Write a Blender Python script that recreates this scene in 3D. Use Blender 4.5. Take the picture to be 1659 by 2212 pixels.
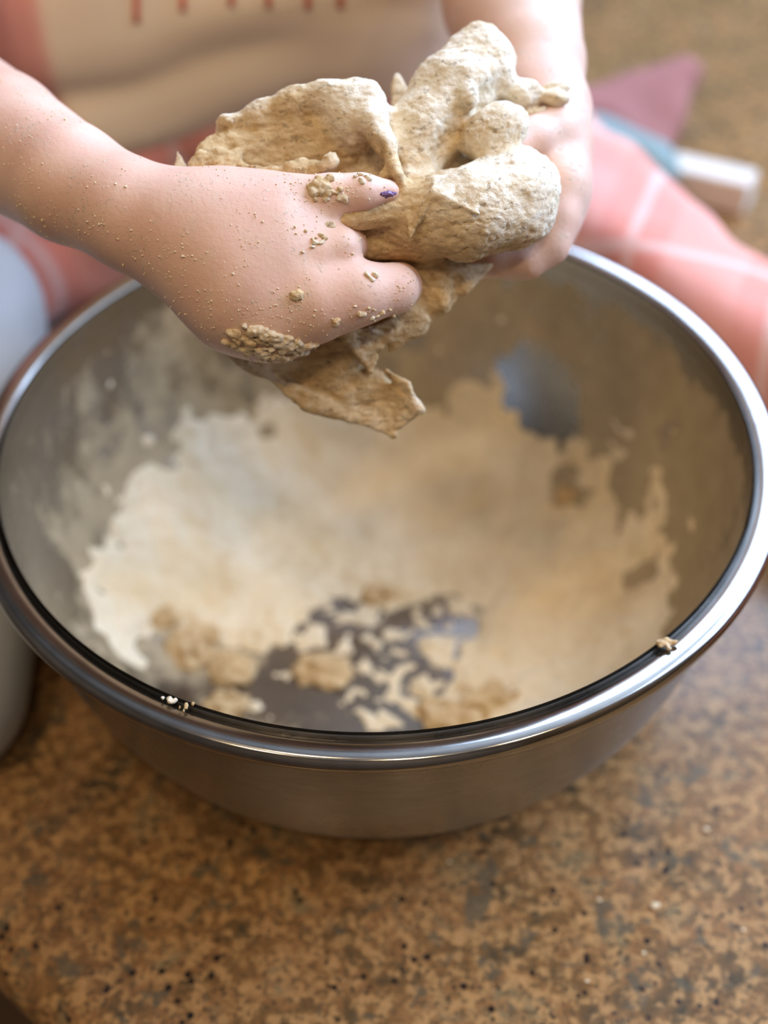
import bpy, bmesh, math, random
import numpy as np
from mathutils import Vector, Matrix

for o in list(bpy.data.objects):
    bpy.data.objects.remove(o)
SC = bpy.context.scene
COL = SC.collection
random.seed(5)

# ------------------------------------------------------------------ camera
W, H, F = 1659, 2212, 2737.446
ZT = 0.90            # counter top height
ZR = ZT + 0.120      # plane of the bowl rim, bowl axis at x = y = 0
CAM = np.array([0.0, -0.3608, ZR + 0.3126])
YAW, PITCH, ROLL = 0.0078, 0.7815, -0.022
cf = np.array([math.sin(YAW) * math.cos(PITCH), math.cos(YAW) * math.cos(PITCH), -math.sin(PITCH)])
r0 = np.array([math.cos(YAW), -math.sin(YAW), 0.0]); u0 = np.cross(r0, cf)
cr = math.cos(ROLL) * r0 + math.sin(ROLL) * u0
cu = -math.sin(ROLL) * r0 + math.cos(ROLL) * u0
cam = bpy.data.cameras.new('camera'); camo = bpy.data.objects.new('camera', cam); COL.objects.link(camo)
camo.matrix_world = Matrix(((cr[0], cu[0], -cf[0], CAM[0]), (cr[1], cu[1], -cf[1], CAM[1]),
                            (cr[2], cu[2], -cf[2], CAM[2]), (0, 0, 0, 1)))
cam.sensor_fit = 'VERTICAL'; cam.sensor_height = 36.0; cam.lens = 36.0 * F / H
cam.clip_start = 0.02
cam.dof.use_dof = True; cam.dof.focus_distance = 0.375; cam.dof.aperture_fstop = 4.2
SC.camera = camo

# ------------------------------------------------------------------ world, light, exposure
SC.view_settings.view_transform = 'Standard'
SC.view_settings.look = 'None'
SC.view_settings.exposure = 0.10
SC.view_settings.gamma = 1.0
SC.view_settings.use_curve_mapping = False
wd = bpy.data.worlds.new('world'); SC.world = wd; wd.use_nodes = True
bg = wd.node_tree.nodes['Background']; bg.inputs[0].default_value = (0.62, 0.76, 1.0, 1); bg.inputs[1].default_value = 1.0

def area(name, loc, look, sx, sy, power, color, shape='RECTANGLE', spread=180):
    l = bpy.data.lights.new(name, 'AREA'); l.shape = shape; l.size = sx; l.size_y = sy
    l.energy = power; l.color = color; l.spread = math.radians(spread)
    o = bpy.data.objects.new(name, l); COL.objects.link(o)
    o.location = loc
    o.rotation_euler = (Vector(look) - Vector(loc)).to_track_quat('-Z', 'Y').to_euler()
    if shape == 'RECTANGLE': l.size, l.size_y = sx, sy
    return o
DAY = (0.50, 0.67, 1.0)
WARM = (1.0, 0.74, 0.46)
# daylight entering through the two windows of the room
area('daylight_back', (0.65, 1.205, 2.175), (0.65, 0, 2.175), 1.0, 0.85, 36, DAY)
area('daylight_right', (1.185, 0.40, 2.025), (0, 0.40, 2.025), 1.15, 1.4, 50, DAY)
# recessed ceiling lamps
for lx, ly in ((-0.75, -1.0), (0.15, -1.1), (-0.35, -0.45), (0.75, -0.75)):
    area('ceiling_lamp', (lx, ly, 2.695), (lx, ly, 0), 0.14, 0.14, 5.0, WARM, 'DISK')

# ------------------------------------------------------------------ helpers
def at(px, py, d):
    return CAM + d * (cf + (px - W / 2) / F * cr + (H / 2 - py) / F * cu)
def on_z(px, py, z):
    v = cf + (px - W / 2) / F * cr + (H / 2 - py) / F * cu
    return CAM + (z - CAM[2]) / v[2] * v

def setp(o, label=None, cat=None, group=None, kind=None):
    if label: o['label'] = label
    if cat: o['category'] = cat
    if group: o['group'] = group
    if kind: o['kind'] = kind
    return o

def link(name, me, mat, parent=None, smooth=True):
    o = bpy.data.objects.new(name, me); COL.objects.link(o)
    if mat is not None: me.materials.append(mat)
    if smooth and len(me.polygons):
        me.polygons.foreach_set('use_smooth', np.ones(len(me.polygons), bool))
    if parent is not None:
        o.parent = parent
    return o

def empty(name, loc=(0, 0, 0)):
    o = bpy.data.objects.new(name, None); COL.objects.link(o); o.location = loc
    o.empty_display_size = 0.02
    return o

def keep(o, parent):
    """parent without moving (parents here are unrotated empties)"""
    o.parent = parent
    o.matrix_parent_inverse = Matrix.Translation(-Vector(parent.location))
    return o

def mesh(name, v, f):
    me = bpy.data.meshes.new(name)
    v = np.asarray(v, dtype=np.float64)
    if isinstance(f, np.ndarray):
        n, k = f.shape
        me.vertices.add(len(v)); me.vertices.foreach_set('co', v.astype(np.float32).ravel())
        me.loops.add(n * k); me.loops.foreach_set('vertex_index', f.astype(np.int32).ravel())
        me.polygons.add(n); me.polygons.foreach_set('loop_start', np.arange(0, n * k, k, dtype=np.int32))
        me.update(calc_edges=True); me.validate()
    else:
        me.from_pydata([tuple(x) for x in v], [], f); me.update()
    return me

def box(name, lo, hi, mat, parent=None, bevel=0.0, rot=None):
    bm = bmesh.new(); bmesh.ops.create_cube(bm, size=1.0)
    lo, hi = np.array(lo, float), np.array(hi, float)
    for v in bm.verts:
        v.co = Vector((lo + hi) / 2) + Vector((v.co.x * (hi - lo)[0], v.co.y * (hi - lo)[1], v.co.z * (hi - lo)[2]))
    if bevel: bmesh.ops.bevel(bm, geom=bm.edges[:], offset=bevel, segments=3, profile=0.5, affect='EDGES')
    me = bpy.data.meshes.new(name); bm.to_mesh(me); bm.free()
    return link(name, me, mat, parent, smooth=False)

def lathe(name, prof, seg, mat, parent=None, closed=False):
    prof = np.array(prof); n = len(prof)
    a = np.linspace(0, 2 * np.pi, seg, endpoint=False)
    v = np.stack([np.outer(prof[:, 0], np.cos(a)), np.outer(prof[:, 0], np.sin(a)), np.outer(prof[:, 1], np.ones(seg))], -1).reshape(-1, 3)
    f = []
    for i in range(n if closed else n - 1):
        j = (i + 1) % n
        for k in range(seg):
            l = (k + 1) % seg
            f.append((i * seg + k, i * seg + l, j * seg + l, j * seg + k))
    return link(name, mesh(name, v, np.array(f)), mat, parent)

# ---- numpy gradient noise
_rs = np.random.RandomState(11)
_perm = _rs.permutation(256); _perm = np.concatenate([_perm, _perm, _perm])
_g = _rs.normal(size=(256, 3)); _g /= np.linalg.norm(_g, axis=1)[:, None]
def noise(p, s):
    p = np.asarray(p) * s + 71.3
    i = np.floor(p).astype(np.int64); f = p - i; i &= 255
    w = f * f * f * (f * (f * 6 - 15) + 10)
    out = 0
    for dx in (0, 1):
        for dy in (0, 1):
            for dz in (0, 1):
                h = _perm[_perm[_perm[(i[:, 0] + dx) & 255] + ((i[:, 1] + dy) & 255)] + ((i[:, 2] + dz) & 255)]
                g = _g[h]
                d = g[:, 0] * (f[:, 0] - dx) + g[:, 1] * (f[:, 1] - dy) + g[:, 2] * (f[:, 2] - dz)
                out = out + d * (w[:, 0] if dx else 1 - w[:, 0]) * (w[:, 1] if dy else 1 - w[:, 1]) * (w[:, 2] if dz else 1 - w[:, 2])
    return out * 1.6
def fbm(p, s, o=3, gain=0.5):
    t = 0; a = 1.0
    for k in range(o):
        t = t + a * noise(np.asarray(p) + 3.7 * k, s * 2 ** k); a *= gain
    return t

# ---- signed distance shapes; every shape returns (function, centre, bounding radius)
def cone(a, b, ra, rb):
    a, b = np.array(a, float), np.array(b, float); ab = b - a; L = ab @ ab + 1e-12
    def fn(p):
        t = np.clip((p - a) @ ab / L, 0, 1)
        return np.linalg.norm(p - a - t[:, None] * ab, axis=1) - (ra + (rb - ra) * t)
    return fn
def ell(c, axes, rad):
    c = np.array(c, float); A = np.array(axes, float); rad = np.array(rad, float)
    def fn(p):
        q = (p - c) @ A.T
        k0 = np.linalg.norm(q / rad, axis=1); k1 = np.linalg.norm(q / rad ** 2, axis=1) + 1e-9
        return k0 * (k0 - 1) / k1
    return fn
def tri(a, b, c, th):
    a, b, c = (np.array(x, float) for x in (a, b, c))
    n = np.cross(b - a, c - a); n /= np.linalg.norm(n)
    def seg(p, s, e):
        d = e - s; t = np.clip((p - s) @ d / (d @ d), 0, 1)
        return np.linalg.norm(p - s - t[:, None] * d, axis=1)
    def fn(p):
        ins = ((p - a) @ np.cross(n, b - a) > 0) & ((p - b) @ np.cross(n, c - b) > 0) & ((p - c) @ np.cross(n, a - c) > 0)
        pl = np.abs((p - a) @ n)
        e = np.minimum(np.minimum(seg(p, a, b), seg(p, b, c)), seg(p, c, a))
        return np.where(ins, pl, e) - th
    return fn
def rbox(c, axes, half, r):
    c = np.array(c, float); A = np.array(axes, float); half = np.array(half, float) - r
    def fn(p):
        q = np.abs((p - c) @ A.T) - half
        return np.linalg.norm(np.maximum(q, 0), axis=1) + np.minimum(q.max(1), 0) - r
    return fn
CAX = np.array([cr, cu, cf])     # axes used to orient blobs
EYE = np.eye(3)

def evaluate(prims, p, cull=None):
    """prims: list of (fn, k, op) with op +1 union, -1 carve"""
    d = np.full(len(p), 1.0)
    for j, (fn, k, op) in enumerate(prims):
        if cull is not None and not cull[j]: continue
        e = fn(p)
        if op > 0:
            h = np.clip(0.5 + 0.5 * (d - e) / k, 0, 1); d = d + (e - d) * h - k * h * (1 - h)
        else:
            e = -e
            h = np.clip(0.5 - 0.5 * (d - e) / k, 0, 1); d = d + (e - d) * h + k * h * (1 - h)
    return d

def sdf_mesh(name, prims, lo, hi, vox, warp=None, amp=0.0, smooth=1, B=16):
    lo = np.array(lo, float); hi = np.array(hi, float)
    nb = np.ceil((hi - lo) / (vox * B)).astype(int)
    gi = np.stack(np.meshgrid(*[np.arange(k) for k in nb], indexing='ij'), -1).reshape(-1, 3)
    cen = lo + (gi + 0.5) * B * vox; rad = B * vox * 0.87
    each = np.stack([fn(cen) for fn, k, op in prims], 1)
    un = np.array([op > 0 for fn, k, op in prims]); kk = np.array([k for fn, k, op in prims])
    dmin = np.where(un, each, 9).min(1)
    act = np.where((dmin < rad + amp + kk.max() * 0.6))[0]
    M = np.int64(1) << 20
    cells, pos, quads = [], [], []
    loc = np.stack(np.meshgrid(*[np.arange(B + 1)] * 3, indexing='ij'), -1)
    key = lambda c: (c[..., 0].astype(np.int64) * M + c[..., 1]) * M + c[..., 2]
    for a in act:
        base = gi[a] * B
        cull = np.where(un, each[a] < dmin[a] + 2 * rad + kk * 1.2 + 2 * amp, each[a] < rad + kk + amp)
        P = lo + (base + loc.reshape(-1, 3)) * vox
        D = evaluate(prims, P, cull)
        if warp is not None:
            near = np.abs(D) < amp * 1.5 + 2 * vox
            if near.any():
                D[near] += warp(P[near])
        D = D.reshape(B + 1, B + 1, B + 1)
        S = D < 0
        if S.all() or not S.any(): continue
        cnt = np.zeros((B, B, B)); acc = np.zeros((B, B, B, 3))
        for ax in range(3):
            sl0 = [slice(None)] * 3; sl1 = [slice(None)] * 3
            sl0[ax] = slice(0, B); sl1[ax] = slice(1, B + 1)
            d0, d1 = D[tuple(sl0)], D[tuple(sl1)]
            cr_ = (d0 < 0) != (d1 < 0)
            t = np.where(cr_, d0 / np.where(cr_, d0 - d1, 1), 0)
            q = loc[tuple(sl0)].astype(float); q[..., ax] += t
            q = q * cr_[..., None]
            o1, o2 = [i for i in range(3) if i != ax]
            for e1 in (0, 1):
                for e2 in (0, 1):
                    s = [slice(None)] * 3
                    s[o1] = slice(e1, B + e1); s[o2] = slice(e2, B + e2)
                    cnt += cr_[tuple(s)]; acc += q[tuple(s)]
            idx = np.argwhere(cr_)
            idx = idx[(idx[:, o1] < B) & (idx[:, o2] < B)]
            if len(idx):
                fl = S[tuple(sl0)][tuple(idx.T)]
                g = idx + base
                e1 = np.zeros(3, int); e1[o1] = 1; e2 = np.zeros(3, int); e2[o2] = 1
                qd = np.stack([key(g + M // 2 - e1 - e2), key(g + M // 2 - e2), key(g + M // 2), key(g + M // 2 - e1)], 1)
                if ax == 1: fl = ~fl
                qd[~fl] = qd[~fl][:, ::-1]
                quads.append(qd)
        m = cnt > 0
        c = np.argwhere(m)
        cells.append(key(c + base + M // 2)); pos.append(lo + (base + acc[m] / cnt[m][:, None]) * vox)
    cells = np.concatenate(cells); pos = np.concatenate(pos); quads = np.concatenate(quads)
    od = np.argsort(cells); cells = cells[od]; pos = pos[od]
    ix = np.searchsorted(cells, quads); ix = np.clip(ix, 0, len(cells) - 1)
    ok = (cells[ix] == quads).all(1); ix = ix[ok]
    for _ in range(smooth):
        a = np.zeros_like(pos); n = np.zeros(len(pos))
        for i in range(4):
            for j in ((i + 1) % 4, (i - 1) % 4):
                for c3 in range(3):
                    a[:, c3] += np.bincount(ix[:, i], pos[ix[:, j], c3], len(pos))
                n += np.bincount(ix[:, i], minlength=len(pos))
        pos = pos + 0.5 * (a / np.maximum(n, 1)[:, None] - pos)
    return pos, ix

def normals(v, q):
    fn = np.cross(v[q[:, 2]] - v[q[:, 0]], v[q[:, 3]] - v[q[:, 1]])
    n = np.zeros_like(v)
    for i in range(4):
        for c in range(3): n[:, c] += np.bincount(q[:, i], fn[:, c], len(v))
    return n / (np.linalg.norm(n, axis=1)[:, None] + 1e-12)

def attr(me, name, val):
    a = me.attributes.new(name, 'FLOAT', 'POINT'); a.data.foreach_set('value', np.asarray(val, np.float32))

# ------------------------------------------------------------------ materials
class N:
    def __init__(s, name):
        s.m = bpy.data.materials.new(name); s.m.use_nodes = True
        s.t = s.m.node_tree; s.b = s.t.nodes['Principled BSDF']; s._co = None
    def node(s, ty, **kw):
        n = s.t.nodes.new(ty)
        for k, v in kw.items(): setattr(n, k, v)
        return n
    def l(s, a, b): s.t.links.new(a, b)
    def co(s, scale=(1, 1, 1)):
        if s._co is None: s._co = s.node('ShaderNodeTexCoord').outputs['Object']
        if scale == (1, 1, 1): return s._co
        mp = s.node('ShaderNodeMapping'); mp.inputs['Scale'].default_value = scale; s.l(s._co, mp.inputs[0]); return mp.outputs[0]
    def noise(s, sc, det=3, rough=0.55, scale=(1, 1, 1), dist=0.0):
        n = s.node('ShaderNodeTexNoise'); n.inputs['Scale'].default_value = sc; n.inputs['Detail'].default_value = det
        n.inputs['Roughness'].default_value = rough; n.inputs['Distortion'].default_value = dist
        s.l(s.co(scale), n.inputs['Vector']); return n.outputs['Fac']
    def vor(s, sc, feat='F1', out='Distance', rnd=1.0, scale=(1, 1, 1)):
        n = s.node('ShaderNodeTexVoronoi'); n.feature = feat; n.inputs['Scale'].default_value = sc
        n.inputs['Randomness'].default_value = rnd; s.l(s.co(scale), n.inputs['Vector']); return n.outputs[out]
    def ramp(s, fac, stops, interp='LINEAR'):
        n = s.node('ShaderNodeValToRGB'); n.color_ramp.interpolation = interp
        e = n.color_ramp.elements
        while len(e) < len(stops): e.new(0.5)
        for k, (p, c) in enumerate(stops):
            e[k].position = p; e[k].color = (c, c, c, 1) if isinstance(c, (int, float)) else (*c, 1)
        s.l(fac, n.inputs[0]); return n.outputs[0]
    def mix(s, fac, a, b, mode='MIX'):
        n = s.node('ShaderNodeMix', data_type='RGBA', blend_type=mode)
        for i, x in ((0, fac), (6, a), (7, b)):
            if isinstance(x, bpy.types.NodeSocket): s.l(x, n.inputs[i])
            elif isinstance(x, tuple): n.inputs[i].default_value = (*x, 1)
            else: n.inputs[i].default_value = x
        return n.outputs[2]
    def math(s, op, a, b=0.0, clamp=False):
        n = s.node('ShaderNodeMath', operation=op, use_clamp=clamp)
        for i, x in ((0, a), (1, b)):
            if isinstance(x, bpy.types.NodeSocket): s.l(x, n.inputs[i])
            else: n.inputs[i].default_value = x
        return n.outputs[0]
    def attr(s, name):
        return s.node('ShaderNodeAttribute', attribute_name=name).outputs['Fac']
    def bump(s, h, dist, strength=1.0, prev=None):
        n = s.node('ShaderNodeBump'); n.inputs['Distance'].default_value = dist; n.inputs['Strength'].default_value = strength
        s.l(h, n.inputs['Height'])
        if prev is not None: s.l(prev, n.inputs['Normal'])
        return n.outputs[0]
    def set(s, **kw):
        for k, v in kw.items():
            i = s.b.inputs[k.replace('_', ' ')]
            if isinstance(v, bpy.types.NodeSocket): s.l(v, i)
            elif isinstance(v, tuple) and len(v) == 3 and i.type == 'RGBA': i.default_value = (*v, 1)
            else: i.default_value = v
        return s.m

def plain(name, c, rough=0.6, **kw):
    m = N(name); n = m.noise(14, 3)
    col = m.mix(m.ramp(n, [(0.3, 0.0), (0.7, 1.0)]), tuple(x * 0.93 for x in c), tuple(min(1, x * 1.05) for x in c))
    return m.set(Base_Color=col, Roughness=rough, **kw)

def granite():
    m = N('granite')
    n1 = m.noise(45, 4, 0.6); n2 = m.noise(170, 3, 0.6); n3 = m.noise(420, 2, 0.6)
    base = m.ramp(n1, [(0.34, (0.07, 0.052, 0.028)), (0.45, (0.19, 0.10, 0.037)), (0.55, (0.27, 0.135, 0.052)), (0.66, (0.23, 0.165, 0.082))])
    base = m.mix(m.ramp(n2, [(0.46, 0.0), (0.58, 0.9)]), base, (0.44, 0.25, 0.10))
    base = m.mix(m.ramp(n3, [(0.52, 0.0), (0.62, 0.8)]), base, (0.10, 0.066, 0.032))
    g = m.noise(95, 3, 0.6, dist=0.3)
    base = m.mix(m.ramp(g, [(0.58, 0.0), (0.66, 0.8)]), base, (0.10, 0.085, 0.055))
    v = m.vor(150); vm = m.noise(40, 1)
    sp = m.math('MULTIPLY', m.ramp(v, [(0.16, 1.0), (0.24, 0.0)]), m.ramp(vm, [(0.48, 0.0), (0.55, 1.0)]))
    base = m.mix(sp, base, (0.018, 0.014, 0.012))
    v2 = m.vor(270); vm2 = m.noise(90, 1)
    sp2 = m.math('MULTIPLY', m.ramp(v2, [(0.18, 1.0), (0.26, 0.0)]), m.ramp(vm2, [(0.50, 0.0), (0.56, 1.0)]))
    base = m.mix(sp2, base, (0.04, 0.03, 0.02))
    return m.set(Base_Color=base, Roughness=0.20, Specular_IOR_Level=0.22)

def steel(name, rough, brushed=True, film=False, g=1.0):
    m = N(name)
    sc = m.noise(60, 4, 0.7, (1, 1, 14)) if brushed else m.noise(90, 3)
    col = m.mix(m.ramp(sc, [(0.3, 0.0), (0.7, 1.0)]), (0.36 * g, 0.345 * g, 0.32 * g), (0.46 * g, 0.445 * g, 0.42 * g))
    ro = m.ramp(m.noise(40, 4, 0.6), [(0.3, rough * 0.8), (0.7, rough * 1.25)])
    m.set(Base_Color=col, Metallic=1.0, Roughness=ro)
    if brushed:
        m.set(Anisotropic=0.8, Anisotropic_Rotation=0.25)
        t = m.node('ShaderNodeTangent', direction_type='RADIAL', axis='Z'); m.l(t.outputs[0], m.b.inputs['Tangent'])
        m.set(Normal=m.bump(m.noise(260, 3, 0.7, (1, 1, 22)), 0.00004, 0.35))
    if film:
        # thin dried flour film smeared over the steel: a stain with a shape of its own
        n1 = m.noise(30, 5, 0.68, (1, 1, 0.55), 0.5); n2 = m.noise(95, 3, 0.6)
        f = m.math('ADD', m.math('MULTIPLY', n1, 0.75), m.math('MULTIPLY', n2, 0.25))
        f = m.math('ADD', f, m.attr('film'))
        f = m.ramp(f, [(0.46, 0.04), (0.58, 0.85)])
        mx = m.node('ShaderNodeMixShader'); d = m.node('ShaderNodeBsdfDiffuse')
        m.l(m.mix(n2, (0.33, 0.25, 0.14), (0.56, 0.45, 0.28)), d.inputs[0])
        out = m.t.nodes['Material Output']
        m.l(f, mx.inputs[0]); m.l(m.b.outputs[0], mx.inputs[1]); m.l(d.outputs[0], mx.inputs[2]); m.l(mx.outputs[0], out.inputs[0])
    return m.m

def dough_mat():
    m = N('dough')
    a = m.attr('floury')
    n1 = m.noise(70, 5, 0.65); n2 = m.noise(420, 4, 0.65); n3 = m.noise(160, 4, 0.6, (1, 1, 2.5), 0.6)
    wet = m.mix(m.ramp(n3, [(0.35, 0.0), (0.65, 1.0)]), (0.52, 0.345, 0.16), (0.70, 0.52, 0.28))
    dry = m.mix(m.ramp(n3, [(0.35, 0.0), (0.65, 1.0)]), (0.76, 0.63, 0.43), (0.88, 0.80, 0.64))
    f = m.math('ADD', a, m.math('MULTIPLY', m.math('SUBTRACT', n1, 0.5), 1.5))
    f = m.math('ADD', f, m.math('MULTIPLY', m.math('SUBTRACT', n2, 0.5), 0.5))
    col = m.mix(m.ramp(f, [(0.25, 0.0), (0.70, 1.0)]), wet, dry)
    pit = m.ramp(m.noise(300, 3, 0.7, (1, 1, 1.8)), [(0.33, 1.0), (0.42, 0.0)])
    col = m.mix(m.math('MULTIPLY', pit, 0.6), col, (0.20, 0.13, 0.06))
    h1 = m.noise(330, 5, 0.7, (1, 1, 1.6), 0.4); h2 = m.noise(1100, 3, 0.7)
    nb = m.bump(h1, 0.0009, 0.7); nb = m.bump(h2, 0.0004, 0.6, nb)
    return m.set(Base_Color=col, Roughness=0.72, Specular_IOR_Level=0.3, Normal=nb, Subsurface_Weight=0.12,
                 Subsurface_Radius=(0.004, 0.0025, 0.0012), Subsurface_Scale=0.6)

def flour_mat():
    m = N('flour')
    n1 = m.noise(26, 4, 0.6); n2 = m.noise(300, 3, 0.6)
    col = m.mix(m.ramp(n1, [(0.35, 0.0), (0.65, 1.0)]), (0.78, 0.63, 0.39), (0.88, 0.77, 0.56))
    col = m.mix(m.ramp(n2, [(0.4, 0.0), (0.8, 0.35)]), col, (0.55, 0.42, 0.25))
    return m.set(Base_Color=col, Roughness=0.95, Specular_IOR_Level=0.1, Normal=m.bump(m.noise(500, 4, 0.7), 0.0008, 0.6))

def skin_mat():
    m = N('skin')
    n1 = m.noise(38, 3, 0.5); n2 = m.noise(160, 3, 0.6)
    col = m.mix(m.ramp(n1, [(0.35, 0.0), (0.65, 1.0)]), (0.70, 0.43, 0.315), (0.79, 0.54, 0.415))
    col = m.mix(m.ramp(n2, [(0.45, 0.0), (0.75, 0.25)]), col, (0.72, 0.42, 0.36))
    # flour dust clinging in specks and faint patches
    v = m.noise(650, 3, 0.7); patch = m.noise(60, 4, 0.65)
    sp = m.math('MULTIPLY', m.ramp(v, [(0.60, 0.0), (0.68, 1.0)]), m.ramp(patch, [(0.48, 0.0), (0.62, 0.9)]))
    col = m.mix(sp, col, (0.80, 0.68, 0.52))
    dust = m.ramp(m.noise(120, 4, 0.65), [(0.50, 0.0), (0.75, 0.45)])
    col = m.mix(dust, col, (0.66, 0.52, 0.38))
    h = m.noise(700, 3, 0.6)
    nb = m.bump(h, 0.0003, 0.5); nb = m.bump(m.math('ADD', sp, 0.0), 0.0005, 0.8, nb)
    return m.set(Base_Color=col, Roughness=0.5, Specular_IOR_Level=0.4, Normal=nb, Subsurface_Weight=0.22,
                 Subsurface_Radius=(0.008, 0.003, 0.0018), Subsurface_Scale=0.5)

def plaid_mat():
    m = N('pink_plaid')
    sx = m.node('ShaderNodeSeparateXYZ'); mp = m.node('ShaderNodeMapping')
    mp.inputs['Rotation'].default_value = (0.0, 0.15, 0.42); m.l(m.co(), mp.inputs[0]); m.l(mp.outputs[0], sx.inputs[0])
    def line(s, period, w, off=0.0):
        f = m.math('FRACT', m.math('ADD', m.math('DIVIDE', s, period), off + 40.0))
        f = m.math('ABSOLUTE', m.math('SUBTRACT', f, 0.5)); return m.ramp(f, [(w, 1.0), (w + 0.03, 0.0)])
    a = line(sx.outputs[0], 0.075, 0.018, 0.1); b = line(sx.outputs[1], 0.085, 0.018, 0.35)
    wide = line(sx.outputs[0], 0.075, 0.25, 0.6); wide2 = line(sx.outputs[1], 0.085, 0.25, 0.85)
    col = m.mix(m.math('MULTIPLY', wide, 0.5), (0.74, 0.27, 0.20), (0.80, 0.40, 0.32))
    col = m.mix(m.math('MULTIPLY', wide2, 0.4), col, (0.78, 0.36, 0.30))
    ln = m.math('MAXIMUM', a, b)
    col = m.mix(m.math('MULTIPLY', ln, 0.45), col, (0.86, 0.74, 0.68))
    return m.set(Base_Color=col, Roughness=0.9, Sheen_Weight=0.3, Normal=m.bump(m.noise(900, 2), 0.0004, 0.5))

def shirt_mat():
    m = N('cream_and_pink_jersey')
    sx = m.node('ShaderNodeSeparateXYZ'); m.l(m.co(), sx.inputs[0])
    left = m.ramp(m.math('ADD', sx.outputs[0], 0.5), [(0.347, 1.0), (0.353, 0.0)])
    col = m.mix(left, (0.93, 0.77, 0.54), (0.80, 0.36, 0.27))
    return m.set(Base_Color=col, Roughness=0.9, Sheen_Weight=0.3, Normal=m.bump(m.noise(900, 2), 0.0004, 0.5))

M_GRAN = granite(); M_OUT = steel('brushed_steel', 0.30, True, False, 0.8); M_IN = steel('floury_steel', 0.24, True, True, 0.62); M_RIM = steel('polished_steel', 0.15, False, False, 0.85)
M_DOUGH = dough_mat(); M_FLOUR = flour_mat(); M_SKIN = skin_mat(); M_PLAID = plaid_mat(); M_SHIRT = shirt_mat()
M_GREY = plain('grey_cloth', (0.46, 0.49, 0.50), 0.8)
M_WHITE = plain('white_card', (0.70, 0.63, 0.54), 0.7)
M_PINK = plain('dull_pink_cloth', (0.34, 0.14, 0.12), 0.9)
M_TEAL = plain('teal_cloth', (0.22, 0.31, 0.30), 0.85)
M_WALL = plain('warm_paint', (0.22, 0.165, 0.11), 0.8)
M_CEIL = plain('ceiling_paint', (0.50, 0.46, 0.40), 0.9)
M_FLOOR = plain('brown_floor', (0.20, 0.125, 0.07), 0.5)
M_WOOD = plain('dark_wood', (0.10, 0.055, 0.03), 0.45)
M_TRIM = plain('white_trim', (0.8, 0.78, 0.74), 0.5)
M_RED = plain('red_print', (0.72, 0.20, 0.12), 0.8)
M_NAIL = plain('purple_polish', (0.17, 0.09, 0.22), 0.3)

# ------------------------------------------------------------------ room shell
X0, X1, Y0, Y1, ZC = -2.2, 1.2, -2.0, 1.22, 2.7
def struct(o): o['kind'] = 'structure'; return o
struct(box('floor', (X0, Y0, -0.05), (X1, Y1, 0.0), M_FLOOR))
struct(box('ceiling', (X0, Y0, ZC), (X1, Y1, ZC + 0.05), M_CEIL))
struct(box('wall_left', (X0 - 0.1, Y0, 0), (X0, Y1, ZC), M_WALL))
struct(box('wall_front', (X0, Y0 - 0.1, 0), (X1, Y0, ZC), M_WALL))
def wall_with_window(name, axis, pos, lo, hi, w0, w1, z0, z1):
    bm = bmesh.new()
    def q(a0, a1, b0, b1):
        bmc = bmesh.ops.create_cube(bm, size=1.0)['verts']
        for v in bmc:
            a = a0 + (v.co.x + 0.5) * (a1 - a0); z = b0 + (v.co.z + 0.5) * (b1 - b0); t = pos + (v.co.y + 0.5) * 0.1
            v.co = (a, t, z) if axis == 'y' else (t, a, z)
    q(lo, w0, 0, ZC); q(w1, hi, 0, ZC); q(w0, w1, 0, z0); q(w0, w1, z1, ZC)
    bmesh.ops.recalc_face_normals(bm, faces=bm.faces[:])
    me = bpy.data.meshes.new(name); bm.to_mesh(me); bm.free()
    return struct(link(name, me, M_WALL, None, False))
wall_with_window('wall_back', 'y', Y1, X0, X1, 0.15, 1.15, 1.75, 2.60)
wall_with_window('wall_right', 'x', X1, Y0, Y1, -0.30, 1.10, 1.45, 2.60)
def window(name, axis, pos, w0, w1, z0, z1):
    e = empty(name, (0, 0, 0)); struct(e)
    def bar(nm, a0, a1, b0, b1):
        lo, hi = ((a0, pos + 0.03, b0), (a1, pos + 0.08, b1)) if axis == 'y' else ((pos + 0.03, a0, b0), (pos + 0.08, a1, b1))
        box(nm, lo, hi, M_TRIM, e)
    t = 0.04; mid = (w0 + w1) / 2
    bar('frame_side', w0, w0 + t, z0, z1); bar('frame_side', w1 - t, w1, z0, z1)
    bar('frame_rail', w0 + t, w1 - t, z0, z0 + t); bar('frame_rail', w0 + t, w1 - t, z1 - t, z1)
    bar('mullion', mid - 0.015, mid + 0.015, z0 + t, z1 - t)
window('window_1', 'y', Y1, 0.15, 1.15, 1.75, 2.60)
window('window_2', 'x', X1, -0.30, 1.10, 1.45, 2.60)

# ------------------------------------------------------------------ granite countertop on its cabinet
E1 = on_z(-2, 2030, ZT)[:2]; E2 = on_z(186, 2212, ZT)[:2]
ed = (E2 - E1) / np.linalg.norm(E2 - E1); en = np.array([ed[1], -ed[0]])      # outward normal (towards the viewer's left)
if en @ (np.array([-0.5, -0.5])) < 0: en = -en
def slab_outline(off):
    a = E1 + en * off; p = [a - ed * 0.68, a + ed * 0.73]
    q = [p[1] + -en * 1.06, p[0] + -en * 1.06]
    return [p[0], p[1], q[0], q[1]]
ct = empty('countertop', (0, 0, ZT - 0.04)); setp(ct, 'polished brown speckled granite countertop under the steel bowl', 'countertop')
R_ = 0.018
prof = [(-1.12, 0.0)] + [(R_ * math.sin(a) - R_ + 0.009, R_ * math.cos(a) - R_) for a in np.linspace(0, math.pi, 13)] + [(-1.12, -2 * R_)]
vs, fs = [], []
for s in (-0.7, -0.4, 0.0, 0.4, 0.75):
    for o_, z in prof:
        p = E1 + ed * s + en * o_; vs.append((p[0], p[1], ZT + z))
n_ = len(prof)
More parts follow.
